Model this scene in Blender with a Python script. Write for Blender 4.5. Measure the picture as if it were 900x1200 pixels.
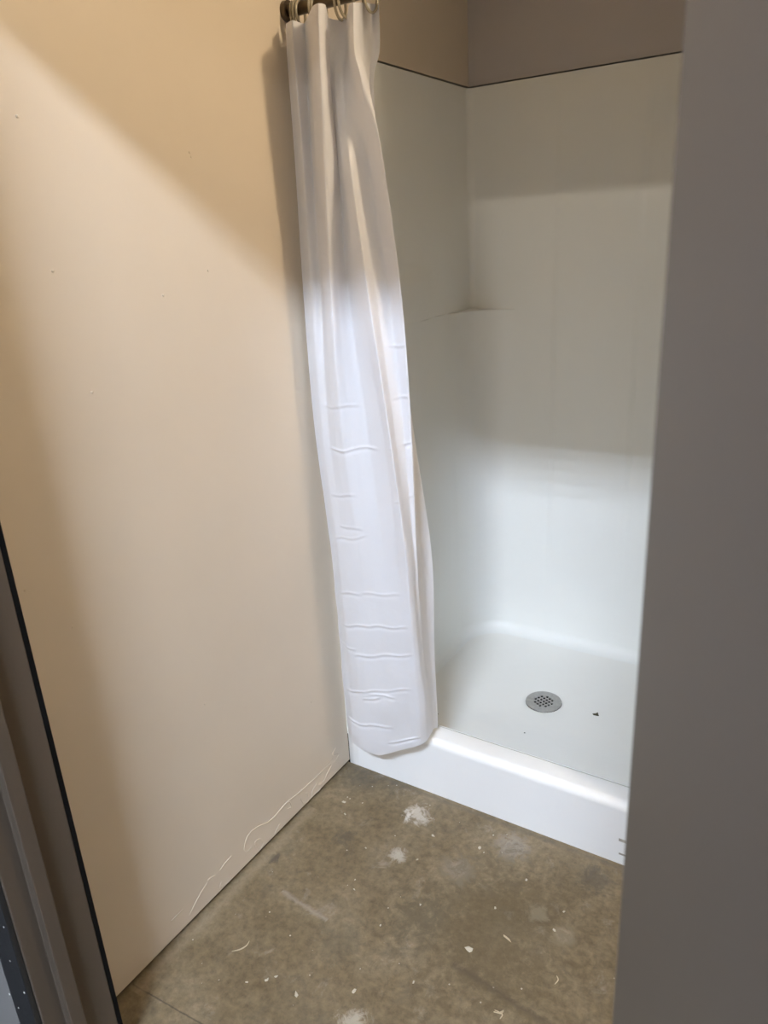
import bpy, bmesh, math, random
from mathutils import Vector, Matrix, noise as noise_mod
random.seed(7)
S = bpy.context.scene
for o in list(bpy.data.objects): bpy.data.objects.remove(o)
COL = S.collection

# ------------------------------------------------------------------ camera
cam_d = bpy.data.cameras.new('camera'); cam = bpy.data.objects.new('camera', cam_d); COL.objects.link(cam)
cam_d.sensor_fit = 'VERTICAL'; cam_d.sensor_height = 36.0; cam_d.sensor_width = 27.0
cam_d.lens = 877.0/1200.0*36.0
cam_d.clip_start = 0.01
cam.matrix_world = Matrix((
    (0.84650460, -0.13877792, 0.51397534, 1.0944),
    (0.52971562, 0.31604869, -0.78709249, -1.4212),
    (-0.05321017, 0.93853818, 0.34104950, 1.4100),
    (0, 0, 0, 1)))
cam_d.dof.use_dof = True; cam_d.dof.focus_distance = 1.75; cam_d.dof.aperture_fstop = 7.5
S.camera = cam

# ------------------------------------------------------------------ world and exposure
w = bpy.data.worlds.new('world'); S.world = w; w.use_nodes = True
w.node_tree.nodes['Background'].inputs[0].default_value = (0.8, 0.78, 0.75, 1)
w.node_tree.nodes['Background'].inputs[1].default_value = 0.01
S.view_settings.view_transform = 'Standard'; S.view_settings.look = 'None'
S.view_settings.exposure = 0.0; S.view_settings.gamma = 1.0; S.view_settings.use_curve_mapping = False

TUBE_POWER = 1180.0      # hallway high bay lights (cool white)
BULB_POWER = 370.0      # warm globe lamp of the shower room
TUBE_COL = (0.80, 0.93, 1.14, 1)
BULB_COL = (1.0, 0.81, 0.56, 1)

# ------------------------------------------------------------------ helpers
def newmat(name):
    m = bpy.data.materials.new(name); m.use_nodes = True
    nt = m.node_tree; b = nt.nodes['Principled BSDF']
    return m, nt, b

def N(nt, t, **kw):
    n = nt.nodes.new(t)
    for k, v in kw.items(): setattr(n, k, v)
    return n

def noise(nt, vec, scale, detail=4, rough=0.55, dist=0.0):
    n = N(nt, 'ShaderNodeTexNoise'); n.inputs['Scale'].default_value = scale
    n.inputs['Detail'].default_value = detail; n.inputs['Roughness'].default_value = rough
    n.inputs['Distortion'].default_value = dist
    if vec is not None: nt.links.new(vec, n.inputs['Vector'])
    return n.outputs['Fac']

def ramp(nt, fac, stops):
    r = N(nt, 'ShaderNodeValToRGB'); el = r.color_ramp.elements
    while len(el) < len(stops): el.new(0.5)
    for e, (p, c) in zip(el, stops):
        e.position = p; e.color = c if len(c) == 4 else (*c, 1)
    nt.links.new(fac, r.inputs[0]); return r.outputs[0]

def mth(nt, op, a, b=None, c=None, clamp=False):
    n = N(nt, 'ShaderNodeMath', operation=op, use_clamp=clamp)
    for i, v in enumerate((a, b, c)):
        if v is None: continue
        if isinstance(v, (int, float)): n.inputs[i].default_value = v
        else: nt.links.new(v, n.inputs[i])
    return n.outputs[0]

def mixc(nt, fac, a, b, mode='MIX'):
    n = N(nt, 'ShaderNodeMix', data_type='RGBA', blend_type=mode)
    for i, v in ((0, fac), (6, a), (7, b)):
        if isinstance(v, (int, float)): n.inputs[i].default_value = v
        elif isinstance(v, tuple): n.inputs[i].default_value = v if len(v) == 4 else (*v, 1)
        else: nt.links.new(v, n.inputs[i])
    return n.outputs[2]

def bump(nt, b, h, strength, dist=0.002, prev=None):
    n = N(nt, 'ShaderNodeBump'); n.inputs['Strength'].default_value = strength; n.inputs['Distance'].default_value = dist
    nt.links.new(h, n.inputs['Height'])
    if prev is not None: nt.links.new(prev, n.inputs['Normal'])
    nt.links.new(n.outputs[0], b.inputs['Normal']); return n.outputs[0]

def coords(nt): return N(nt, 'ShaderNodeTexCoord').outputs['Object']

def paint(name, col, rough=0.5, var=0.04, grain=420, bstr=0.18, spec=0.4):
    m, nt, b = newmat(name); v = coords(nt)
    n1 = noise(nt, v, 2.3, 5)
    lo = tuple(c*(1-var) for c in col); hi = tuple(min(1, c*(1+var)) for c in col)
    nt.links.new(ramp(nt, n1, [(0.3, lo), (0.7, hi)]), b.inputs['Base Color'])
    b.inputs['Roughness'].default_value = rough; b.inputs['Specular IOR Level'].default_value = spec
    bump(nt, b, noise(nt, v, grain, 3), bstr, 0.0006)
    return m

def simple(name, col, rough=0.5, metal=0.0, spec=0.5, var=0.08, scale=30):
    m, nt, b = newmat(name); v = coords(nt)
    n1 = noise(nt, v, scale, 4)
    nt.links.new(ramp(nt, n1, [(0.3, tuple(c*(1-var) for c in col)), (0.7, tuple(min(1, c*(1+var)) for c in col))]), b.inputs['Base Color'])
    b.inputs['Roughness'].default_value = rough; b.inputs['Metallic'].default_value = metal
    b.inputs['Specular IOR Level'].default_value = spec
    return m

def emis(name, col, strength):
    m, nt, b = newmat(name)
    b.inputs['Base Color'].default_value = (0.9, 0.9, 0.9, 1)
    b.inputs['Emission Color'].default_value = col; b.inputs['Emission Strength'].default_value = strength
    return m

def obj(name, me, mat=None, parent=None, smooth=False):
    if isinstance(me, bmesh.types.BMesh):
        bm = me; me = bpy.data.meshes.new(name); bm.normal_update(); bm.to_mesh(me); bm.free()
    o = bpy.data.objects.new(name, me); COL.objects.link(o)
    if mat is not None: me.materials.append(mat)
    if smooth:
        for p in me.polygons: p.use_smooth = True
    if parent is not None: o.parent = parent
    return o

def tag(o, label=None, cat=None, group=None, kind=None):
    for k, v in (('label', label), ('category', cat), ('group', group), ('kind', kind)):
        if v: o[k] = v
    return o

def empty(name, loc=(0, 0, 0)):
    o = bpy.data.objects.new(name, None); o.location = loc; o.empty_display_size = 0.05; COL.objects.link(o); return o

def box(bm, x0, x1, y0, y1, z0, z1, bev=0.0, seg=2):
    r = bmesh.ops.create_cube(bm, size=1.0)
    vs = r['verts']
    for v in vs:
        v.co = Vector(((x0+x1)/2+v.co.x*(x1-x0), (y0+y1)/2+v.co.y*(y1-y0), (z0+z1)/2+v.co.z*(z1-z0)))
    if bev > 0:
        es = list({e for v in vs for e in v.link_edges})
        bmesh.ops.bevel(bm, geom=es, offset=bev, segments=seg, affect='EDGES', profile=0.6)
    return bm

def boxes(*specs):
    bm = bmesh.new()
    for s in specs: box(bm, *s)
    return bm

def prism(pts, z0, z1, bev=0.0):
    """vertical prism over a closed plan polygon, upright edges rounded"""
    bm = bmesh.new()
    lo = [bm.verts.new((x, y, z0)) for x, y in pts]; hi = [bm.verts.new((x, y, z1)) for x, y in pts]
    n = len(pts); ups = []
    for i in range(n):
        bm.faces.new((lo[i], lo[(i+1) % n], hi[(i+1) % n], hi[i]))
    bm.faces.new(hi); bm.faces.new(lo[::-1])
    bmesh.ops.recalc_face_normals(bm, faces=bm.faces)
    if bev:
        ups = [e for e in bm.edges if abs(e.verts[0].co.z-e.verts[1].co.z) > 1e-4 and (e.verts[0].co-e.verts[1].co).xy.length < 1e-6]
        bmesh.ops.bevel(bm, geom=ups, offset=bev, segments=3, affect='EDGES', profile=0.5)
    return bm

def tube(pts, r, seg=8, closed=False, taper=False):
    bm = bmesh.new(); pts = [Vector(p) for p in pts]; n = len(pts); rings = []
    up = None
    for i, p in enumerate(pts):
        a = pts[(i-1) % n] if (closed or i > 0) else pts[i]
        b = pts[(i+1) % n] if (closed or i < n-1) else pts[i]
        t = (b-a).normalized()
        if up is None:
            up = Vector((0, 0, 1)) if abs(t.z) < 0.9 else Vector((1, 0, 0))
        s = t.cross(up).normalized(); u = s.cross(t).normalized(); up = u
        k = r
        if taper: k = r*max(0.25, math.sin(math.pi*(i+0.5)/n)**0.5)
        rings.append([bm.verts.new(p+s*math.cos(2*math.pi*j/seg)*k+u*math.sin(2*math.pi*j/seg)*k) for j in range(seg)])
    m = n if closed else n-1
    for i in range(m):
        A = rings[i]; B = rings[(i+1) % n]
        for j in range(seg): bm.faces.new((A[j], A[(j+1) % seg], B[(j+1) % seg], B[j]))
    if not closed:
        bm.faces.new(rings[0][::-1]); bm.faces.new(rings[-1])
    bmesh.ops.recalc_face_normals(bm, faces=bm.faces)
    return bm

def catmull(P, t):
    """point on a Catmull-Rom curve through list P, t in [0, len-1]"""
    n = len(P); i = min(int(t), n-2); f = t-i
    p0 = P[max(i-1, 0)]; p1 = P[i]; p2 = P[i+1]; p3 = P[min(i+2, n-1)]
    return 0.5*((2*p1)+(p2-p0)*f+(2*p0-5*p1+4*p2-p3)*f*f+(3*p1-p0-3*p2+p3)*f*f*f)

def lathe(profile, seg=32, axis='Z'):
    bm = bmesh.new(); rings = []
    for r, z in profile:
        rings.append([bm.verts.new((r*math.cos(2*math.pi*j/seg), r*math.sin(2*math.pi*j/seg), z)) for j in range(seg)])
    for A, B in zip(rings, rings[1:]):
        for j in range(seg): bm.faces.new((A[j], A[(j+1) % seg], B[(j+1) % seg], B[j]))
    bm.faces.new(rings[0][::-1]); bm.faces.new(rings[-1])
    bmesh.ops.recalc_face_normals(bm, faces=bm.faces)
    return bm

# ------------------------------------------------------------------ materials
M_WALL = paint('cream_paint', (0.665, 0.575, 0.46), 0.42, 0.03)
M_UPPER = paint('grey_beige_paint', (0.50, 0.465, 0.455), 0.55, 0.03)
M_ROOM = paint('pale_room_paint', (0.70, 0.64, 0.56), 0.6)
M_HALL = paint('hall_paint', (0.22, 0.215, 0.21), 0.6)
M_HALLCEIL = paint('dark_hall_ceiling', (0.07, 0.07, 0.07), 0.8)
M_HALLFLOOR = paint('dark_hall_floor', (0.055, 0.052, 0.048), 0.7)
M_CEIL = paint('ceiling_paint', (0.75, 0.73, 0.70), 0.8)
M_FRAME = paint('taupe_enamel', (0.092, 0.072, 0.054), 0.45, 0.03, 300, 0.08)
M_DOOR = paint('taupe_door_enamel', (0.145, 0.118, 0.096), 0.40, 0.03, 260, 0.10)
M_BLACK = simple('black_rubber', (0.004, 0.004, 0.0042), 0.9, spec=0.1)
M_BLACKTRIM = simple('black_trim', (0.02, 0.021, 0.023), 0.45)
M_SPECK = simple('white_paint_speck', (0.75, 0.74, 0.70), 0.6)
M_STEEL = simple('brushed_steel', (0.42, 0.41, 0.39), 0.38, 0.9, var=0.12, scale=90)
M_ROD = simple('bronze_rod', (0.13, 0.095, 0.06), 0.35, 0.6)
M_DEBRIS = simple('plaster_chip', (0.50, 0.46, 0.37), 0.85)
M_STRAW = simple('wood_shaving', (0.50, 0.42, 0.29), 0.8)
M_LEAF = simple('dry_leaf', (0.075, 0.07, 0.035), 0.8)
M_DARKBIT = simple('dark_speck', (0.02, 0.018, 0.015), 0.8)
M_TUBE = emis('tube_glow', TUBE_COL, TUBE_POWER)
M_TUBE_WARM = emis('warm_tube_glow', (1.0, 0.93, 0.82, 1), TUBE_POWER*0.40)
M_BULB = emis('bulb_glow', BULB_COL, BULB_POWER)
M_WHITEMETAL = simple('white_metal', (0.7, 0.7, 0.7), 0.4)

# gelcoat of the shower unit
def gelcoat(name, col, rough, tex):
    m, nt, b = newmat(name); v = coords(nt)
    n1 = noise(nt, v, 3.0, 4)
    nt.links.new(ramp(nt, n1, [(0.3, tuple(c*0.975 for c in col)), (0.75, col)]), b.inputs['Base Color'])
    b.inputs['Roughness'].default_value = rough; b.inputs['Specular IOR Level'].default_value = 0.5
    mp = N(nt, 'ShaderNodeMapping'); mp.inputs['Scale'].default_value = (6, 6, 0.5); nt.links.new(v, mp.inputs[0])
    p = bump(nt, b, noise(nt, mp.outputs[0], 1.6, 2), 0.25, 0.01)
    if tex: bump(nt, b, noise(nt, v, 260, 2), 0.25, 0.001, p)
    return m
M_GEL = gelcoat('white_gelcoat', (0.83, 0.83, 0.79), 0.34, False)
M_PAN = gelcoat('white_gelcoat_textured', (0.82, 0.805, 0.75), 0.5, True)
M_CURB = gelcoat('white_gelcoat_curb', (0.85, 0.85, 0.84), 0.75, False)

# vinyl of the curtain
def vinyl():
    m, nt, b = newmat('white_vinyl'); v = coords(nt)
    b.inputs['Base Color'].default_value = (0.89, 0.893, 0.935, 1)
    b.inputs['Roughness'].default_value = 0.42; b.inputs['Specular IOR Level'].default_value = 0.35
    p = bump(nt, b, noise(nt, v, 26, 4, 0.5, 0.4), 0.22, 0.004)
    tr = N(nt, 'ShaderNodeBsdfTranslucent'); tr.inputs[0].default_value = (0.93, 0.91, 0.92, 1)
    nt.links.new(p, tr.inputs['Normal'])
    mx = N(nt, 'ShaderNodeMixShader'); mx.inputs[0].default_value = 0.36
    nt.links.new(b.outputs[0], mx.inputs[1]); nt.links.new(tr.outputs[0], mx.inputs[2])
    nt.links.new(mx.outputs[0], nt.nodes['Material Output'].inputs[0])
    return m
M_VINYL = vinyl()

def ringmat():
    m, nt, b = newmat('clear_amber_plastic')
    n1 = noise(nt, coords(nt), 40, 2)
    nt.links.new(ramp(nt, n1, [(0.3, (0.66, 0.58, 0.42)), (0.7, (0.74, 0.68, 0.54))]), b.inputs['Base Color'])
    b.inputs['Roughness'].default_value = 0.12; b.inputs['Transmission Weight'].default_value = 0.55; b.inputs['IOR'].default_value = 1.42
    return m
M_RING = ringmat()

# bare concrete with stains, paint splashes and scored lines
def concrete():
    m, nt, b = newmat('stained_concrete'); v = coords(nt)
    base = ramp(nt, noise(nt, v, 5.5, 8, 0.62, 0.6), [(0.28, (0.130, 0.096, 0.050)), (0.5, (0.185, 0.142, 0.082)), (0.72, (0.255, 0.205, 0.132))])
    fine = ramp(nt, noise(nt, v, 60, 6, 0.7), [(0.3, (0.60, 0.59, 0.57)), (0.7, (1.22, 1.22, 1.22))])
    c = mixc(nt, 1.0, base, fine, 'MULTIPLY')
    cloud = noise(nt, v, 9, 6, 0.65, 1.2)
    c = mixc(nt, mth(nt, 'MULTIPLY', mth(nt, 'SUBTRACT', cloud, 0.56, clamp=True), 3.0, clamp=True), c, (0.10, 0.085, 0.058))
    g = noise(nt, v, 14, 5, 0.7, 0.5)
    c = mixc(nt, mth(nt, 'MULTIPLY', mth(nt, 'SUBTRACT', g, 0.60, clamp=True), 3.5, clamp=True), c, (0.36, 0.33, 0.28))
    sep = N(nt, 'ShaderNodeSeparateXYZ'); nt.links.new(v, sep.inputs[0]); X, Y = sep.outputs[0], sep.outputs[1]
    edge = noise(nt, v, 34, 6, 0.72, 0.8)
    # fine pale flecks
    vo = N(nt, 'ShaderNodeTexVoronoi'); vo.inputs['Scale'].default_value = 38; nt.links.new(v, vo.inputs['Vector'])
    fl = mth(nt, 'MULTIPLY', mth(nt, 'LESS_THAN', vo.outputs['Distance'], 0.075), mth(nt, 'GREATER_THAN', noise(nt, v, 21, 2), 0.53))
    c = mixc(nt, mth(nt, 'MULTIPLY', fl, 0.75), c, (0.62, 0.58, 0.50))
    # splashes, dark spots and one broad darker brown patch: (x, y, radius, colour, density)
    for x, y, r, col, d in ((0.277, -0.089, 0.036, (0.55, 0.51, 0.45), 0.7), (0.255, -0.10, 0.016, (0.60, 0.56, 0.50), 0.8),
                            (0.304, -0.232, 0.026, (0.50, 0.46, 0.39), 0.7), (0.723, -0.249, 0.030, (0.42, 0.37, 0.28), 0.5),
                            (0.653, -0.225, 0.024, (0.42, 0.37, 0.28), 0.5), (0.436, -0.626, 0.03, (0.5, 0.46, 0.38), 0.6),
                            (0.533, -0.075, 0.05, (0.36, 0.34, 0.31), 0.5), (0.45, -0.20, 0.05, (0.34, 0.31, 0.26), 0.5),
                            (0.148, -0.245, 0.030, (0.09, 0.075, 0.05), 0.75), (0.035, -0.389, 0.020, (0.075, 0.062, 0.045), 0.85),
                            (0.071, -0.045, 0.055, (0.10, 0.085, 0.06), 0.55), (0.741, -0.069, 0.05, (0.09, 0.078, 0.058), 0.6),
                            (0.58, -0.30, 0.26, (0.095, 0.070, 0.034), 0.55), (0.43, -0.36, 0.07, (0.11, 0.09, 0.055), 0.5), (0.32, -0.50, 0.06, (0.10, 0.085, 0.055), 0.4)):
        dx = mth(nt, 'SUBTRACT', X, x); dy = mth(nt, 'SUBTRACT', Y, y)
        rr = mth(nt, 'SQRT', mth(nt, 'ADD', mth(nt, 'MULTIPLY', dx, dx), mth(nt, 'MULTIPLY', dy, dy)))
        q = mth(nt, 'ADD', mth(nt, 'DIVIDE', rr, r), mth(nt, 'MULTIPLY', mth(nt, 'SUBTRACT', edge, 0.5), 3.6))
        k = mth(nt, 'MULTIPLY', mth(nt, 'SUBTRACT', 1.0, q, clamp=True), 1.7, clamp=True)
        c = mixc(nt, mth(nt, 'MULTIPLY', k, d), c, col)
    # scored / worn lines: start, end, half width, colour
    for (x0, y0), (x1, y1), hw, col, d in (((0.0, -0.79), (0.20, -0.778), 0.0025, (0.045, 0.035, 0.022), 0.8),
                                           ((0.55, -0.425), (0.95, -0.47), 0.012, (0.07, 0.055, 0.034), 0.7),
                                           ((0.12, -0.456), (0.26, -0.468), 0.009, (0.33, 0.30, 0.25), 0.6),
                                           ((0.02, -0.80), (0.02, -0.20), 0.022, (0.33, 0.275, 0.19), 0.45),
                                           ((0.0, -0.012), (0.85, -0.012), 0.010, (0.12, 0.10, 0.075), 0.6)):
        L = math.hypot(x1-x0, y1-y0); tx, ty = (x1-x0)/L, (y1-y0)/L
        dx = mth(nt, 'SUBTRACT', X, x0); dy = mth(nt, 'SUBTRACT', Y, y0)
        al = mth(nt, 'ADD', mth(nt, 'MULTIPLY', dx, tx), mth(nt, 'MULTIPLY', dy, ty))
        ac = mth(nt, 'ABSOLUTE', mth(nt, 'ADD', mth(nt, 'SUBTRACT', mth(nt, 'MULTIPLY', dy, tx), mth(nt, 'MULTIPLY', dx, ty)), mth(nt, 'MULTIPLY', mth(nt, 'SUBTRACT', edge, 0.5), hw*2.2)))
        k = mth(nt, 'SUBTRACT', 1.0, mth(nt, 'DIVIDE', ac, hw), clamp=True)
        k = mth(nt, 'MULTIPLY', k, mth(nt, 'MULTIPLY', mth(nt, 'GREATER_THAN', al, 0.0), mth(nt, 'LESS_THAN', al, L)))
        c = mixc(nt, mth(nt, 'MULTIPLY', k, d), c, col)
    nt.links.new(c, b.inputs['Base Color'])
    nt.links.new(mth(nt, 'ADD', mth(nt, 'MULTIPLY', g, 0.3), 0.42), b.inputs['Roughness'])
    bump(nt, b, noise(nt, v, 70, 6, 0.65), 0.35, 0.003)
    return m
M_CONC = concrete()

# ------------------------------------------------------------------ the setting
W, D, TOPZ = 0.813, 0.832, 1.814        # shower unit
HC = 4.6                                 # hallway ceiling height
YD, YH = -0.892, -1.013                  # inner and outer faces of the door frame
def structure(name, bm, mat, label=None, parent=None):
    o = obj(name, bm, mat, parent)
    if parent is None:
        o['kind'] = 'structure'
        if label: o['label'] = label
    return o

structure('floor_hall', boxes((-2.6, 3.6, -10.1, YH, -0.06, 0.0)), M_HALLFLOOR, 'dark floor of the hallway')
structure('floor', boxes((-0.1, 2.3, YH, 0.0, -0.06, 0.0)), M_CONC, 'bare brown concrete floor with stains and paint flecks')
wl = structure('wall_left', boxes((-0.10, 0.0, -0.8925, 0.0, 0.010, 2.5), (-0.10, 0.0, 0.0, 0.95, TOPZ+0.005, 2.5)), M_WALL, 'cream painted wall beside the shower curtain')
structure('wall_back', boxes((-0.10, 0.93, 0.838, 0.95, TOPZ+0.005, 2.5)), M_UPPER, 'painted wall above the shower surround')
structure('wall_front', boxes((W+0.004, 2.3, 0.0, 0.10, 0.0, 2.5), (W+0.004, 0.93, 0.10, 0.838, TOPZ+0.005, 2.5)), M_ROOM, 'painted wall right of the shower stall')
structure('wall_right', boxes((2.2, 2.3, YD, 0.0, 0.0, 2.5)), M_ROOM, 'painted wall at the far right of the shower room')
structure('ceiling', boxes((-0.10, 2.3, YD, 0.95, 2.5, 2.56)), M_CEIL, 'flat painted ceiling of the shower room')
structure('wall_doorway', boxes((-2.6, 0.045, YH, YD-0.001, 0.0, HC), (1.075, 3.6, YH, YD-0.001, 0.0, HC), (0.045, 1.075, YH, YD-0.001, 2.02, HC)), M_HALL, 'grey wall around the doorway')
structure('wall_hall', boxes((-2.6, 3.6, -10.1, -10.0, 0.0, HC)), M_HALL, 'grey wall at the far side of the hallway')
structure('wall_hall_left', boxes((-2.7, -2.6, -10.1, YD, 0.0, HC)), M_HALL, 'grey end wall of the hallway')
structure('wall_hall_right', boxes((3.6, 3.7, -10.1, YD, 0.0, HC)), M_HALL, 'grey end wall of the hallway by the open door')
structure('ceiling_hall', boxes((-2.7, 3.7, -10.1, YD, HC, HC+0.05)), M_HALLCEIL, 'dark high ceiling of the hallway')

# paint runs along the foot of the left wall, and pimples in the paint
RIDGE = [
 [(-0.076,0.067),(-0.136,0.059),(-0.186,0.061),(-0.229,0.063),(-0.278,0.070),(-0.326,0.065),(-0.355,0.067),(-0.394,0.083),(-0.425,0.082),(-0.441,0.059),(-0.432,0.041),(-0.410,0.043)],
 [(-0.401,0.022),(-0.404,0.046),(-0.388,0.043),(-0.376,0.022),(-0.387,0.015),(-0.401,0.022)],
 [(-0.153,0.040),(-0.141,0.013),(-0.160,0.012),(-0.179,0.017),(-0.169,0.033),(-0.153,0.038)],
 [(-0.225,0.041),(-0.214,0.016),(-0.193,0.013),(-0.193,0.034),(-0.207,0.044)],
 [(-0.129,0.031),(-0.148,0.028),(-0.126,0.023),(-0.104,0.038),(-0.086,0.049),(-0.109,0.059)],
 [(-0.281,0.051),(-0.264,0.044),(-0.268,0.063),(-0.288,0.073)],
 [(-0.483,0.072),(-0.504,0.070),(-0.522,0.065)],
 [(-0.539,0.063),(-0.554,0.069),(-0.562,0.069)],
 [(-0.496,0.031),(-0.497,0.013),(-0.516,0.015),(-0.531,0.020),(-0.523,0.032)],
 [(-0.564,0.063),(-0.584,0.056),(-0.608,0.041),(-0.626,0.028)],
 [(-0.638,0.058),(-0.663,0.058),(-0.675,0.057)],
 [(-0.31,0.030),(-0.325,0.022),(-0.335,0.014)],
 [(-0.06,0.09),(-0.075,0.078),(-0.05,0.06),(-0.07,0.05)]]
for L in RIDGE:
    P = [Vector((0.0002, y, z)) for y, z in L]
    pts = [catmull(P, t*(len(P)-1)/(6*len(P))) for t in range(6*len(P)+1)]
    obj('paint_run', tube(pts, 0.0014, 6, taper=True), M_WALL, wl, smooth=True)
for y, z in ((-0.663,1.608),(-0.654,1.392),(-0.438,1.337),(-0.317,1.373),(-0.326,1.579),(-0.323,1.572),(-0.750,0.810),(-0.817,0.910),(-0.490,0.495),(-0.142,0.289),(-0.624,1.195)):
    bm = bmesh.new(); bmesh.ops.create_icosphere(bm, subdivisions=2, radius=0.0026)
    for v in bm.verts: v.co = Vector((v.co.x*0.6+0.0002, v.co.y+y, v.co.z+z))
    obj('paint_pimple', bm, M_WALL, wl, smooth=True)

# ------------------------------------------------------------------ door frame and door
fr = empty('trim_1', (0.56, -0.95, 0)); fr['kind'] = 'structure'; fr['label'] = 'taupe metal door frame with black outer trim'
def sub(name, bm, mat, parent, smooth=False):
    o = obj(name, bm, mat); o.parent = parent; o.matrix_parent_inverse = Matrix.Translation(parent.location).inverted()
    if smooth:
        for p in o.data.polygons: p.use_smooth = True
    return o
HZ = 1.965
prof = [(0.045, YD), (0.10, YD), (0.10, -0.953), (0.116, -0.953), (0.116, -0.978), (0.10, -0.978), (0.10, YH), (0.045, YH)]
sub('jamb', prism(prof, 0.0, HZ, 0.0022), M_FRAME, fr)
sub('jamb', prism([(1.12-x, y) for x, y in prof], 0.0, HZ, 0.0022), M_FRAME, fr)
sub('head', boxes((0.045, 1.075, YH, YD, HZ, 2.02), (0.10, 1.02, -0.978, -0.953, HZ-0.016, HZ)), M_FRAME, fr)
sub('seal_strip', boxes((0.080, 0.0995, YD, YD+0.0085, 0.0, HZ)), M_BLACK, fr)
sub('seal_strip', boxes((1.0205, 1.04, YD, YD+0.0085, 0.0, HZ)), M_BLACK, fr)
for s in (0, 1):
    f = (lambda x: x) if s == 0 else (lambda x: 1.12-x)
    tr = sub('outer_trim', boxes((min(f(0.068), f(0.0965)), max(f(0.068), f(0.0965)), YH-0.010, YH, 0.0, 2.01, 0.0015),
                                 (min(f(0.032), f(0.065)), max(f(0.032), f(0.065)), YH-0.008, YH, 0.0, 2.01, 0.0015)), M_BLACKTRIM, fr)
    if s == 0:
        for x, z, r in ((0.008, 0.30, 0.0022), (0.004, 0.215, 0.003), (-0.008, 0.36, 0.0018), (-0.048, 0.26, 0.002), (-0.030, 0.24, 0.0016), (0.003, 0.13, 0.0025), (-0.004, 0.07, 0.002), (0.006, 0.44, 0.0016)):
            bm = bmesh.new(); bmesh.ops.create_icosphere(bm, subdivisions=1, radius=r)
            for v in bm.verts: v.co = Vector((v.co.x+x+0.081, v.co.y*0.4+YH-0.0100, v.co.z*1.3+z))
            sub('paint_speck', bm, M_SPECK, tr)

TH = math.radians(57); hx, hy = 1.0145, -1.06
dv = Vector((math.cos(TH), -math.sin(TH), 0)); nb = Vector((math.sin(TH), math.cos(TH), 0))
door = empty('door_1', (hx, hy, 0)); door['kind'] = 'structure'; door['label'] = 'taupe painted door leaf standing open'
def leafpt(a, t, z): return Vector((hx, hy, 0))+dv*a+nb*t+Vector((0, 0, z))
def oriented_box(a0, a1, t0, t1, z0, z1, bev=0.002):
    bm = boxes((a0, a1, t0, t1, z0, z1, bev))
    for v in bm.verts: v.co = leafpt(v.co.x, v.co.y, v.co.z)
    bmesh.ops.recalc_face_normals(bm, faces=bm.faces)
    return bm
sub('door_leaf', oriented_box(0.0, 0.93, 0.0, 0.044, 0.012, 1.972), M_DOOR, door)
for z in (0.25, 1.0, 1.75):
    hg = tube([leafpt(-0.006, 0.046, z-0.045+0.01*i) for i in range(10)], 0.006, 10)
    sub('hinge', hg, M_STEEL, door, True)
for t, s in ((-0.001, -1), (0.045, 1)):
    ro = sub('handle_rose', tube([leafpt(0.86, t+s*0.001*k*8, 1.02) for k in range(2)], 0.026, 20), M_STEEL, door)
    sub('door_handle', tube([leafpt(0.86, t, 1.02), leafpt(0.86, t+s*0.03, 1.02), leafpt(0.86, t+s*0.045, 1.02), leafpt(0.84, t+s*0.05, 1.02), leafpt(0.75, t+s*0.05, 1.02)], 0.009, 10), M_STEEL, door, True)

# ------------------------------------------------------------------ shower stall
stall = empty('shower_stall', (W/2, D/2, 0))
tag(stall, 'white fibreglass shower stall with low curb and corner shelf', 'shower stall')
def sm(a, b, x):
    t = max(0.0, min(1.0, (x-a)/(b-a))); return t*t*(3-2*t)
SHELF = 1.188
def loop(z, cove=0.0):
    hgt = max(0.0, min(1.0, z/TOPZ))
    ins = 0.012*(1-hgt)+0.001+cove
    if z < SHELF: r = 0.135+0.025*sm(0.5, SHELF, z)
    else: r = 0.022-0.012*sm(1.5, TOPZ, z)
    r = max(0.02, r-cove*0.5)
    yf = 0.076 if z < 0.166 else 0.0
    x0, x1, y1 = ins, W-ins, D-ins
    def led(y):   # moulded ledge on the side walls
        return 0.007*sm(0.30, 0.38, y)*(1-sm(0.53, 0.60, y))*sm(1.10, 1.30, z)*(1-sm(1.300, 1.318, z))
    pts = []
    yl = y1-r; rr = 0.10-0.09*sm(0.9, TOPZ, z)
    n1, n2, n3, n4 = 40, 16, 60, 24
    for i in range(n1): y = yf+(yl-yf)*i/n1; pts.append((x0+led(y), y))
    for i in range(n2): a = math.pi-(math.pi/2)*i/n2; pts.append((x0+r+r*math.cos(a), yl+r*math.sin(a)))
    XS = 0.19
    xs = [x0+r+(XS-x0-r)*i/10 for i in range(10)]+[XS+(0.70-XS)*i/140 for i in range(140)]+[0.70+(x1-rr-0.70)*i/4 for i in range(5)]
    for x in xs:
        p = sm(0.272, 0.297, x)*(1-sm(0.516, 0.541, x))*sm(0.15, 0.5, z)*(1-sm(1.76, 1.80, z))
        pts.append((x, y1-0.0035*p))
    yr = y1-rr
    for i in range(1, n2+1): a = math.pi/2-(math.pi/2)*i/n2; pts.append((x1-rr+rr*math.cos(a), yr+rr*math.sin(a)))
    for i in range(1, n1+1): y = yr+(yf-yr)*i/n1; pts.append((x1-led(y), y))
    nopen = len(pts)
    for i in range(1, n4): pts.append((x1+(x0-x1)*i/n4, yf))
    return pts, nopen
rowspec = []
for k in range(15):
    a = math.pi/2*k/14; rc = 0.036
    rowspec.append((0.062+rc*(1-math.cos(a)), rc*(1-math.sin(a))))
rowspec += [(z, 0) for z in (0.115, 0.140, 0.165)]
zz = [0.168]+[0.168+(SHELF-0.030-0.168)*i/40 for i in range(1, 41)]
zz += [SHELF-0.02, SHELF-0.010, SHELF-0.004, SHELF-0.0005, SHELF+0.0005, SHELF+0.004, SHELF+0.012]
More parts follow.
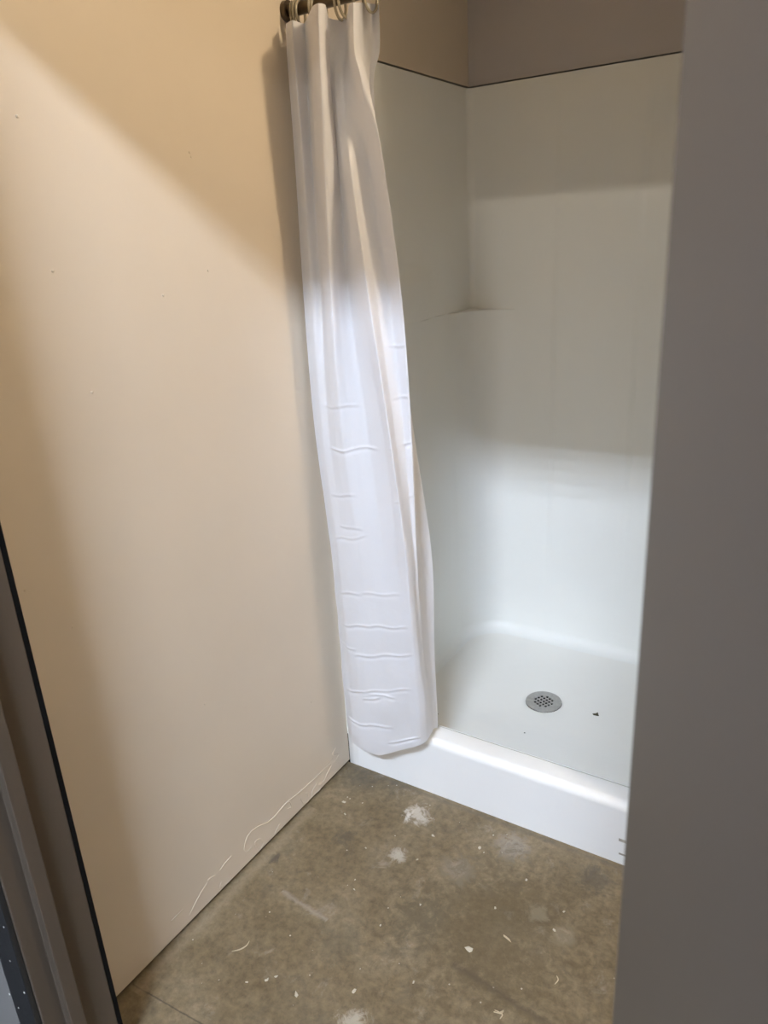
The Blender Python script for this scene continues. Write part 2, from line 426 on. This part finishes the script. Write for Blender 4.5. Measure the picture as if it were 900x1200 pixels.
zz += [SHELF+0.012+(TOPZ-SHELF-0.012)*i/40 for i in range(1, 41)]
rowspec += [(z, 0) for z in zz]
bm = bmesh.new(); prev = None; first = None; NO = None
for z, cv in rowspec:
    pts, nopen = loop(z, cv); NO = nopen
    # soften the shelf lip
    row = [bm.verts.new((x, y, z)) for x, y in pts]
    if prev:
        n = len(row)
        for j in range(n):
            if z > 0.166 and j >= nopen-1: continue
            bm.faces.new((prev[j], row[j], row[(j+1) % n], prev[(j+1) % n]))
    else: first = [v.co.copy() for v in row]
    prev = row
# rolled lip on top
for v in prev[NO:]: bm.verts.remove(v)
surround = sub('surround', bm, M_GEL, stall, True)
sub('front_flange', boxes((0.0005, 0.0125, -0.0005, 0.003, 0.1, TOPZ)), M_GEL, stall)
sub('front_flange', boxes((W-0.0145, W+0.003, -0.0015, 0.003, 0.1, TOPZ, 0.001)), M_GEL, stall)
# pan floor: from the cove to the drain
DC = Vector((0.407, 0.469, 0.0)); DR = 0.0575
bm = bmesh.new(); n = len(first); K = 14
angs = [math.atan2(p.y-DC.y, p.x-DC.x) for p in first]
rings = []
for k in range(K+1):
    t = k/K; row = []
    for p, a in zip(first, angs):
        q = Vector((DC.x+DR*math.cos(a), DC.y+DR*math.sin(a), 0))
        u = 1-(1-t)**1.4
        c = Vector((p.x, p.y, 0)).lerp(q, u)
        row.append(bm.verts.new((c.x, c.y, 0.062-0.012*t)))
    rings.append(row)
lipr = [bm.verts.new((DC.x+(DR-0.003)*math.cos(a), DC.y+(DR-0.003)*math.sin(a), 0.0475)) for a in angs]
rings.append(lipr)
for A, B in zip(rings, rings[1:]):
    for j in range(n): bm.faces.new((A[j], B[j], B[(j+1) % n], A[(j+1) % n]))
bmesh.ops.recalc_face_normals(bm, faces=bm.faces)
for f in bm.faces:
    if f.normal.z < 0: f.normal_flip()
sub('pan_floor', bm, M_PAN, stall, True)
# curb
prof = [(0.0, 0.0), (0.0, 0.150)]
for i in range(9): a = math.pi-(math.pi/2)*i/8; prof.append((0.020+0.020*math.cos(a), 0.152+0.020*math.sin(a)))
prof += [(0.045, 0.1715)]
for i in range(7): a = math.pi/2*(1-i/6); prof.append((0.063+0.010*math.cos(a), 0.159+0.010*math.sin(a)))
prof += [(0.0755, 0.10), (0.078, 0.0)]
bm = bmesh.new(); A = None
NX = 24
for i in range(NX+1):
    x = 0.002+(W-0.004)*i/NX
    row = [bm.verts.new((x, y, z)) for y, z in prof]
    if A:
        for j in range(len(prof)-1): bm.faces.new((A[j], row[j], row[j+1], A[j+1]))
    else: bm.faces.new(row)
    A = row
bm.faces.new(A[::-1])
bmesh.ops.recalc_face_normals(bm, faces=bm.faces)
cb = sub('curb', bm, M_CURB, stall, True)
# thin grey line where the curb top turns down at the back
sub('curb_top_line', boxes((0.02, W-0.02, 0.0745, 0.0775, 0.160, 0.1625)), simple('grey_line', (0.35, 0.34, 0.30), 0.6), cb)
# scuff marks at the right end of the curb
M_SCUFF = simple('scuff', (0.38, 0.35, 0.30), 0.8, var=0.3)
for x, z, a, h in ((0.776, 0.070, 0.009, 0.004), (0.778, 0.030, 0.009, 0.0025)):
    sub('scuff_mark', boxes((x-a, x+a, -0.0006, 0.0005, z-h, z+h, 0.0005)), M_SCUFF, cb)

# drain: steel strainer with square holes over a dark well
drain = empty('drain_tmp'); bpy.data.objects.remove(drain)
cu = bpy.data.curves.new('strainer', 'CURVE'); cu.dimensions = '2D'; cu.fill_mode = 'BOTH'; cu.extrude = 0.0012; cu.bevel_depth = 0.0006; cu.bevel_resolution = 1
def spl(pts):
    s = cu.splines.new('POLY'); s.points.add(len(pts)-1)
    for p, (x, y) in zip(s.points, pts): p.co = (x, y, 0, 1)
    s.use_cyclic_u = True
spl([(0.0535*math.cos(2*math.pi*i/64), 0.0535*math.sin(2*math.pi*i/64)) for i in range(64)])
pit = 0.0118; hs = 0.0040
for i in range(-2, 3):
    for j in range(-2, 3):
        if abs(i) == 2 and abs(j) == 2: continue
        cx, cy = i*pit, j*pit
        spl([(cx+hs*1.15*math.copysign(abs(math.cos(t))**0.6, math.cos(t)), cy+hs*1.15*math.copysign(abs(math.sin(t))**0.6, math.sin(t))) for t in [2*math.pi*k/12 for k in range(12)]])
tmp = bpy.data.objects.new('tmp', cu); COL.objects.link(tmp)
dg = bpy.context.evaluated_depsgraph_get(); me = bpy.data.meshes.new_from_object(tmp.evaluated_get(dg))
bpy.data.objects.remove(tmp)
R = Matrix.Translation((DC.x, DC.y, 0.0495)) @ Matrix.Rotation(math.radians(60), 4, 'Z')
me.transform(R)
me.materials.clear()
st = obj('drain', me, M_STEEL); st.parent = stall; st.matrix_parent_inverse = Matrix.Translation(stall.location).inverted()
bm = lathe([(0.052, 0.0470), (0.050, 0.02), (0.048, 0.012), (0.001, 0.012)], 32)
for v in list(bm.verts): v.co += Vector((DC.x, DC.y, 0))
bmesh.ops.delete(bm, geom=[f for f in bm.faces if all(v.co.z > 0.0465 for v in f.verts)], context='FACES_ONLY')
sub('drain_well', bm, M_BLACK, st)

# ------------------------------------------------------------------ curtain rod, rings, curtain
RY, RZ = -0.006, 1.857
rod = empty('curtain_rod', (0.0, RY, RZ)); tag(rod, 'bronze shower curtain rod fixed across the stall opening', 'curtain rod')
sub('rod', tube([(0.001+x*0.1, RY, RZ) for x in range(0, 9)]+[(W+0.003, RY, RZ)], 0.0125, 20), M_ROD, rod, True)
for x0, s in ((0.0, 1), (W+0.003, -1)):
    bm = tube([(x0+s*0.0005, RY, RZ), (x0+s*0.006, RY, RZ), (x0+s*0.010, RY, RZ)], 0.019, 24)
    sub('flange', bm, M_ROD, rod)
if True:
    # bracket on the front wall carries the right end (rod stops on the wall beside the stall)
    sub('end_bracket', boxes((W-0.006, W+0.010, RY-0.02, -0.0005, RZ-0.02, RZ+0.02, 0.003)), M_ROD, rod)

ringpos = [(0.022, 0.25, 0.018), (0.034, 0.1, 0.020), (0.046, -0.12, 0.020), (0.074, 0.1, 0.021), (0.084, -0.1, 0.020), (0.135, 0.12, 0.021), (0.150, -0.1, 0.021), (0.178, 0.15, 0.021), (0.206, 0.0, 0.021)]
rlabels = ['clear amber plastic curtain ring, next to the cream wall', None]
for k, (x, yaw, rr) in enumerate(ringpos):
    pts = []
    for i in range(40):
        a = 2*math.pi*i/40
        p = Vector((0, math.cos(a)*rr*1.12, math.sin(a)*rr*1.28)); p.rotate(Matrix.Rotation(yaw, 3, 'Z'))
        pts.append(p+Vector((x, RY, RZ-0.0105)))
    o = obj('curtain_ring', tube(pts, 0.0028, 8, closed=True), M_RING, smooth=True)
    rl = ('clear amber curtain ring beside the cream wall end of the bronze rod' if x < 0.05 else
          'clear amber curtain ring behind the broad front fold of the curtain' if x < 0.10 else
          'clear amber curtain ring hanging between the two front folds of the curtain' if x < 0.19 else
          'clear amber curtain ring at the free edge flap of the curtain')
    tag(o, rl, 'curtain ring', 'rings on the curtain rod')

# curtain: control net (rows from the top hem to the bottom hem, columns across the folds)
ROWS = [
 [(0.021,-0.035,1.827),(0.058,-0.060,1.823),(0.056,-0.020,1.825),(0.122,-0.080,1.830),(0.150,-0.100,1.827),(0.152,-0.080,1.828),(0.109,-0.010,1.828),(0.124,0.000,1.822),(0.148,-0.005,1.822),(0.192,-0.060,1.824),(0.218,-0.085,1.819),(0.215,-0.060,1.824),(0.184,0.000,1.841),(0.190,0.020,1.842),(0.209,0.018,1.836)],
 [(0.017,-0.035,1.783),(0.054,-0.060,1.774),(0.054,-0.020,1.780),(0.116,-0.080,1.761),(0.145,-0.100,1.754),(0.146,-0.080,1.756),(0.105,-0.010,1.773),(0.121,0.000,1.772),(0.145,-0.005,1.768),(0.188,-0.060,1.753),(0.214,-0.085,1.745),(0.211,-0.060,1.749),(0.180,0.000,1.763),(0.187,0.020,1.765),(0.206,0.018,1.762)],
 [(0.016,-0.035,1.719),(0.055,-0.060,1.711),(0.051,-0.020,1.716),(0.106,-0.075,1.702),(0.143,-0.100,1.694),(0.145,-0.080,1.696),(0.107,-0.015,1.709),(0.126,-0.030,1.705),(0.140,-0.020,1.704),(0.188,-0.050,1.694),(0.223,-0.080,1.686),(0.226,-0.060,1.688),(0.183,0.000,1.700),(0.177,0.020,1.704),(0.188,0.018,1.702)],
 [(0.014,-0.036,1.559),(0.053,-0.058,1.555),(0.057,-0.033,1.555),(0.088,-0.063,1.551),(0.131,-0.093,1.546),(0.138,-0.073,1.547),(0.124,-0.033,1.549),(0.156,-0.063,1.545),(0.185,-0.078,1.542),(0.188,-0.053,1.543),(0.201,-0.032,1.543),(0.254,-0.062,1.537),(0.208,-0.001,1.543),(0.187,0.020,1.546),(0.193,0.020,1.545)],
 [(0.013,-0.041,1.296),(0.052,-0.061,1.297),(0.067,-0.052,1.296),(0.091,-0.072,1.298),(0.124,-0.092,1.300),(0.129,-0.072,1.298),(0.138,-0.047,1.296),(0.184,-0.072,1.297),(0.219,-0.092,1.299),(0.219,-0.061,1.296),(0.238,-0.043,1.294),(0.277,-0.057,1.295),(0.234,-0.004,1.291),(0.212,0.019,1.289),(0.212,0.030,1.288)],
 [(0.020,-0.046,1.003),(0.052,-0.065,1.010),(0.071,-0.067,1.013),(0.099,-0.082,1.018),(0.124,-0.090,1.022),(0.143,-0.077,1.021),(0.174,-0.062,1.020),(0.223,-0.077,1.027),(0.253,-0.097,1.034),(0.251,-0.070,1.028),(0.261,-0.050,1.024),(0.281,-0.047,1.025),(0.248,-0.007,1.013),(0.220,0.028,1.003),(0.228,0.050,0.998)],
 [(0.043,-0.051,0.680),(0.076,-0.074,0.695),(0.100,-0.082,0.702),(0.124,-0.087,0.709),(0.149,-0.090,0.714),(0.178,-0.087,0.719),(0.213,-0.082,0.723),(0.252,-0.087,0.732),(0.281,-0.097,0.741),(0.283,-0.079,0.734),(0.279,-0.057,0.725),(0.283,-0.048,0.722),(0.258,-0.010,0.703),(0.253,0.027,0.688),(0.266,0.050,0.681)],
 [(0.043,-0.048,0.411),(0.082,-0.074,0.435),(0.111,-0.084,0.448),(0.137,-0.088,0.457),(0.163,-0.088,0.464),(0.192,-0.086,0.470),(0.225,-0.086,0.479),(0.260,-0.088,0.489),(0.283,-0.086,0.494),(0.290,-0.074,0.490),(0.286,-0.055,0.479),(0.284,-0.040,0.470),(0.269,-0.011,0.451),(0.266,0.021,0.433),(0.270,0.040,0.425)],
 [(0.041,-0.043,0.236),(0.079,-0.070,0.265),(0.109,-0.081,0.281),(0.135,-0.084,0.291),(0.165,-0.084,0.301),(0.195,-0.082,0.309),(0.227,-0.080,0.318),(0.261,-0.078,0.327),(0.284,-0.072,0.331),(0.293,-0.058,0.326),(0.292,-0.043,0.316),(0.289,-0.030,0.307),(0.280,-0.001,0.286),(0.277,0.021,0.272),(0.278,0.030,0.267)],
 [(0.039,-0.035,0.139),(0.059,-0.057,0.130),(0.088,-0.068,0.128),(0.118,-0.072,0.128),(0.154,-0.073,0.131),(0.185,-0.070,0.146),(0.220,-0.065,0.166),(0.254,-0.060,0.185),(0.275,-0.052,0.196),(0.283,-0.039,0.200),(0.283,-0.025,0.204),(0.285,-0.014,0.211),(0.280,0.003,0.208),(0.277,0.022,0.198),(0.278,0.030,0.193)]]
# sharp packing creases: x0, x1, z, height, tilt
CREASE = [(0.074,0.118,1.466,.0012,.0),(0.075,0.117,1.389,.0012,.0),(0.072,0.118,1.318,.0015,.0),(0.18,0.26,1.395,.0012,.0),(0.063,0.158,1.062,.0022,.05),(0.070,0.202,0.964,.0026,.04),
 (0.068,0.147,0.850,.0022,.04),(0.236,0.277,1.199,.0026,.1),(0.238,0.277,1.086,.0026,.12),(0.250,0.281,0.986,.0028,.25),(0.255,0.281,0.86,.0024,.3),(0.067,0.141,0.591,.0022,.06),(0.148,0.254,0.612,.0018,-.08),
 (0.068,0.168,0.505,.0026,.05),(0.165,0.267,0.527,.0026,-.04),(0.044,0.110,0.428,.0026,-.18),(0.110,0.275,0.440,.0032,.02),(0.060,0.131,0.301,.0026,.0),(0.125,0.265,0.338,.0022,.10),
 (0.125,0.180,0.303,.0034,.3),(0.050,0.200,0.205,.0046,-.22),(0.190,0.275,0.190,.004,.20),(0.15,0.22,0.318,.003,-.3),(0.07,0.17,0.745,.0016,.2),(0.09,0.16,0.77,.0016,-.25)]
NV, NU = 760, 14*9
net = [[Vector(p) for p in r] for r in ROWS]
for k in range(4, len(net)):
    net[k][0].x = max(0.010, net[k][0].x-0.007); net[k][1].x -= 0.003
bm = bmesh.new(); grid = []
nr = len(net)
# spread the rows evenly by height
zs = [sum(p.z for p in r)/len(r) for r in net]
params = []
for i in range(NV+1):
    zt = zs[0]+(zs[-1]-zs[0])*i/NV
    k = 0
    while k < nr-2 and zs[k+1] > zt: k += 1
    params.append(k+min(1.0, max(0.0, (zs[k]-zt)/(zs[k]-zs[k+1]))))
for t in params:
    cr = [catmull([net[k][c] for k in range(nr)], t) for c in range(15)]
    row = []
    for j in range(NU+1):
        u = 14*j/NU; iu = min(int(u), 13)
        p = catmull(cr, u).lerp(cr[iu].lerp(cr[iu+1], u-iu), 0.4)
        dn = noise_mod.noise(Vector((p.x*16, p.y*8, p.z*12)))*0.0045*(1-sm(0.35, 1.0, p.z))*sm(0.09, 0.16, p.z)
        if j < NU*0.80:
            p.y += dn
            for x0, x1, zc, amp, tilt in CREASE:
                if x0-0.01 < p.x < x1+0.01:
                    d = p.z+0.0022*math.sin(p.x*75+zc*90)-(zc+0.016*max(0.0, 1.3-zc)+(tilt*0.5+0.33*max(0.0, 1.25-zc))*(p.x-(x0+x1)/2-0.01))
                    if abs(d) < 0.03:
                        wd = sm(x0-0.01, x0+0.015, p.x)*(1-sm(x1-0.015, x1+0.01, p.x))
                        p.y -= 0.8*amp*wd*(math.exp(-(d/0.0026)**2)-0.6*math.exp(-((d+0.006)/0.0045)**2))
        row.append(bm.verts.new(p))
    grid.append(row)
for A, B in zip(grid, grid[1:]):
    for j in range(NU): bm.faces.new((A[j], B[j], B[j+1], A[j+1]))
bmesh.ops.recalc_face_normals(bm, faces=bm.faces)
HEM = [[v.co.copy() for v in row] for row in grid[0:15:2]]
cur = obj('shower_curtain', bm, M_VINYL, smooth=True)
tag(cur, 'white creased vinyl shower curtain bunched against the cream wall', 'shower curtain')
# folded top hem, a band lying on the front of the curtain
bm = bmesh.new()
ga = [[bm.verts.new(Vector(c)+Vector((0, -0.0008, 0))) for c in row] for row in HEM]
for A, B in zip(ga, ga[1:]):
    for j in range(NU): bm.faces.new((A[j], B[j], B[j+1], A[j+1]))
obj('hem', bm, M_VINYL, cur, smooth=True)

# ------------------------------------------------------------------ litter
def chip(name, x, y, s, mat, z=0.0, elong=1.0, thick=0.0015):
    bm = bmesh.new(); n = 6; a0 = random.random()*6
    rad = [s*random.uniform(0.4, 1.25) for _ in range(n)]
    ang = random.random()*math.pi
    def pt(i, k, zz):
        a = a0+2*math.pi*i/n
        px, py = rad[i]*k*math.cos(a)*elong, rad[i]*k*math.sin(a)
        return (x+px*math.cos(ang)-py*math.sin(ang), y+px*math.sin(ang)+py*math.cos(ang), z+zz)
    lo = [bm.verts.new(pt(i, 1.0, 0)) for i in range(n)]
    hi = [bm.verts.new(pt(i, 0.7, thick*random.uniform(0.6, 1.4))) for i in range(n)]
    for i in range(n): bm.faces.new((lo[i], lo[(i+1) % n], hi[(i+1) % n], hi[i]))
    bm.faces.new(hi); bm.faces.new(lo[::-1])
    bmesh.ops.recalc_face_normals(bm, faces=bm.faces)
    return obj(name, bm, mat)
CH = [(0.203,-0.669,.0035),(0.236,-0.644,.004),(0.248,-0.630,.004),(0.308,-0.639,.005),(0.406,-0.576,.004),(0.251,-0.344,.003),(0.565,-0.379,.0075),
      (0.464,-0.113,.005),(0.480,-0.122,.003),(0.265,-0.368,.003),(0.705,-0.191,.003),(0.703,-0.246,.003),(0.079,-0.143,.005),(0.107,-0.179,.003),(0.344,-0.134,.004),(0.569,-0.256,.003),
      (0.42,-0.33,.003),(0.37,-0.42,.0028),(0.60,-0.15,.0028),(0.35,-0.22,.003),(0.50,-0.50,.003),(0.22,-0.25,.003)]
for x, y, s in CH:
    where = ('largest pale plaster chip lying alone on the brown concrete floor' if s > 0.007 else
             'tiny pale plaster chip on the concrete close to the white curb' if y > -0.15 else
             'tiny pale plaster chip on the concrete near the cream wall' if x < 0.32 else
             'tiny pale plaster chip on the darker brown patch of the concrete floor')
    tag(chip('plaster_chip', x, y, s, M_DEBRIS, elong=random.uniform(1, 1.6)), where, 'debris', 'plaster chips on the floor')
tag(chip('wood_sliver', 0.622, -0.314, 0.0045, M_STRAW, elong=3.2), 'pale straight wood sliver lying on the concrete floor', 'debris')
P = [Vector((0.137+0.016*math.cos(a), -0.612+0.022*math.sin(a), 0.0016)) for a in (2.6, 3.2, 3.8, 4.4, 5.0)]
P = [Vector((0.128,-0.632,0.0016)), Vector((0.140,-0.620,0.0016)), Vector((0.146,-0.606,0.0016)), Vector((0.144,-0.594,0.0016))]
tag(obj('wood_shaving', tube([catmull(P, t/6) for t in range(19)], 0.0016, 6, taper=True), M_STRAW, smooth=True), 'curled pale wood shaving on the concrete floor near the cream wall', 'debris')
for (x, y), lab in (((0.676, -0.475), 'crumpled scrap of pale fibres on the concrete floor'), ((0.750, -0.355), 'thin straw bent in a hook on the concrete floor')):
    n = 3 if 'crumpled' in lab else 1
    bmj = bmesh.new()
    for q in range(n):
        a = random.random()*3; L = 0.011
        P = [Vector((x-L*math.cos(a), y-L*math.sin(a), 0.0013)), Vector((x+0.003*q, y, 0.0035)), Vector((x+L*math.cos(a+0.9), y+L*math.sin(a+0.9), 0.0013))]
        t = tube([catmull(P, i/5) for i in range(11)], 0.0012, 5, taper=True)
        tm = bpy.data.meshes.new('t'); t.to_mesh(tm); t.free(); bmj.from_mesh(tm); bpy.data.meshes.remove(tm)
    tag(obj('fibre_scrap' if n == 3 else 'straw', bmj, M_STRAW, smooth=True), lab, 'debris')
# bits on the shower floor
bm = bmesh.new()
for pts in (((0, 0.012), (-0.007, -0.008), (0.001, -0.004)), ((0, 0.012), (0.001, -0.004), (0.009, -0.007)), ((-0.004, 0.002), (-0.010, -0.006), (-0.003, -0.006))):
    vs = [bm.verts.new((0.571+x, 0.468+y, 0.0555+0.003*abs(x)/0.009)) for x, y in pts]; bm.faces.new(vs)
r = bmesh.ops.extrude_face_region(bm, geom=bm.faces[:])
for v in [g for g in r['geom'] if isinstance(g, bmesh.types.BMVert)]: v.co.z += 0.002
bmesh.ops.recalc_face_normals(bm, faces=bm.faces)
tag(obj('leaf_fragment', bm, M_LEAF), 'small dry leaf fragment on the white shower floor beside the drain', 'leaf')
for x, y, s, lab in ((0.419, 0.286, 0.0022, 'tiny dark dirt speck on the white shower floor between drain and curb'), (0.157, 0.250, 0.0028, 'tiny dark dirt speck on the shower floor beside the curtain')):
    tag(chip('dirt_speck', x, y, s, M_DARKBIT, z=0.0585), lab, 'debris', 'specks on the shower floor')

# ------------------------------------------------------------------ lamps
def strip_light(cx, cy, cz, label, glow, length=1.1):
    e = empty('high_bay_light', (cx, cy, cz)); tag(e, label, 'ceiling light')
    sub('housing', boxes((cx-length/2-0.03, cx+length/2+0.03, cy-0.22, cy+0.22, cz+0.02, cz+0.08, 0.004)), M_WHITEMETAL, e)
    for s in (-1, 1):
        sub('hanger', tube([(cx+s*length*0.4, cy, cz+0.08), (cx+s*length*0.4, cy, HC-0.001)], 0.004, 8), M_WHITEMETAL, e)
        sub('end_cap', boxes((cx+s*(length/2+0.015)-0.012, cx+s*(length/2+0.015)+0.012, cy-0.22, cy+0.22, cz-0.02, cz+0.02, 0.003)), M_WHITEMETAL, e)
    for k in range(5):
        y = cy+(k-2)*0.082
        sub('led_strip', tube([(cx-length/2, y, cz), (cx+length/2, y, cz)], 0.006, 10), glow, e)
strip_light(1.42, -3.60, 3.78, 'five strip light hanging from the hallway ceiling facing the doorway', M_TUBE)
strip_light(2.20, -8.50, 3.78, 'warmer five strip light hanging near the far hallway wall', M_TUBE_WARM)
LX, LY, LZ = 1.17, -0.12, 2.28
la = empty('wall_lamp', (LX, 0.0, LZ)); tag(la, 'warm white globe lamp on the wall right of the shower stall', 'wall lamp')
sub('back_plate', tube([(LX, -0.001, LZ), (LX, -0.02, LZ)], 0.05, 24), M_WHITEMETAL, la)
sub('arm', tube([(LX, -0.02, LZ), (LX, LY+0.04, LZ)], 0.008, 10), M_WHITEMETAL, la)
bm = bmesh.new(); bmesh.ops.create_uvsphere(bm, u_segments=24, v_segments=16, radius=0.045)
for v in bm.verts: v.co += Vector((LX, LY, LZ))
sub('globe', bm, M_BULB, la, True)
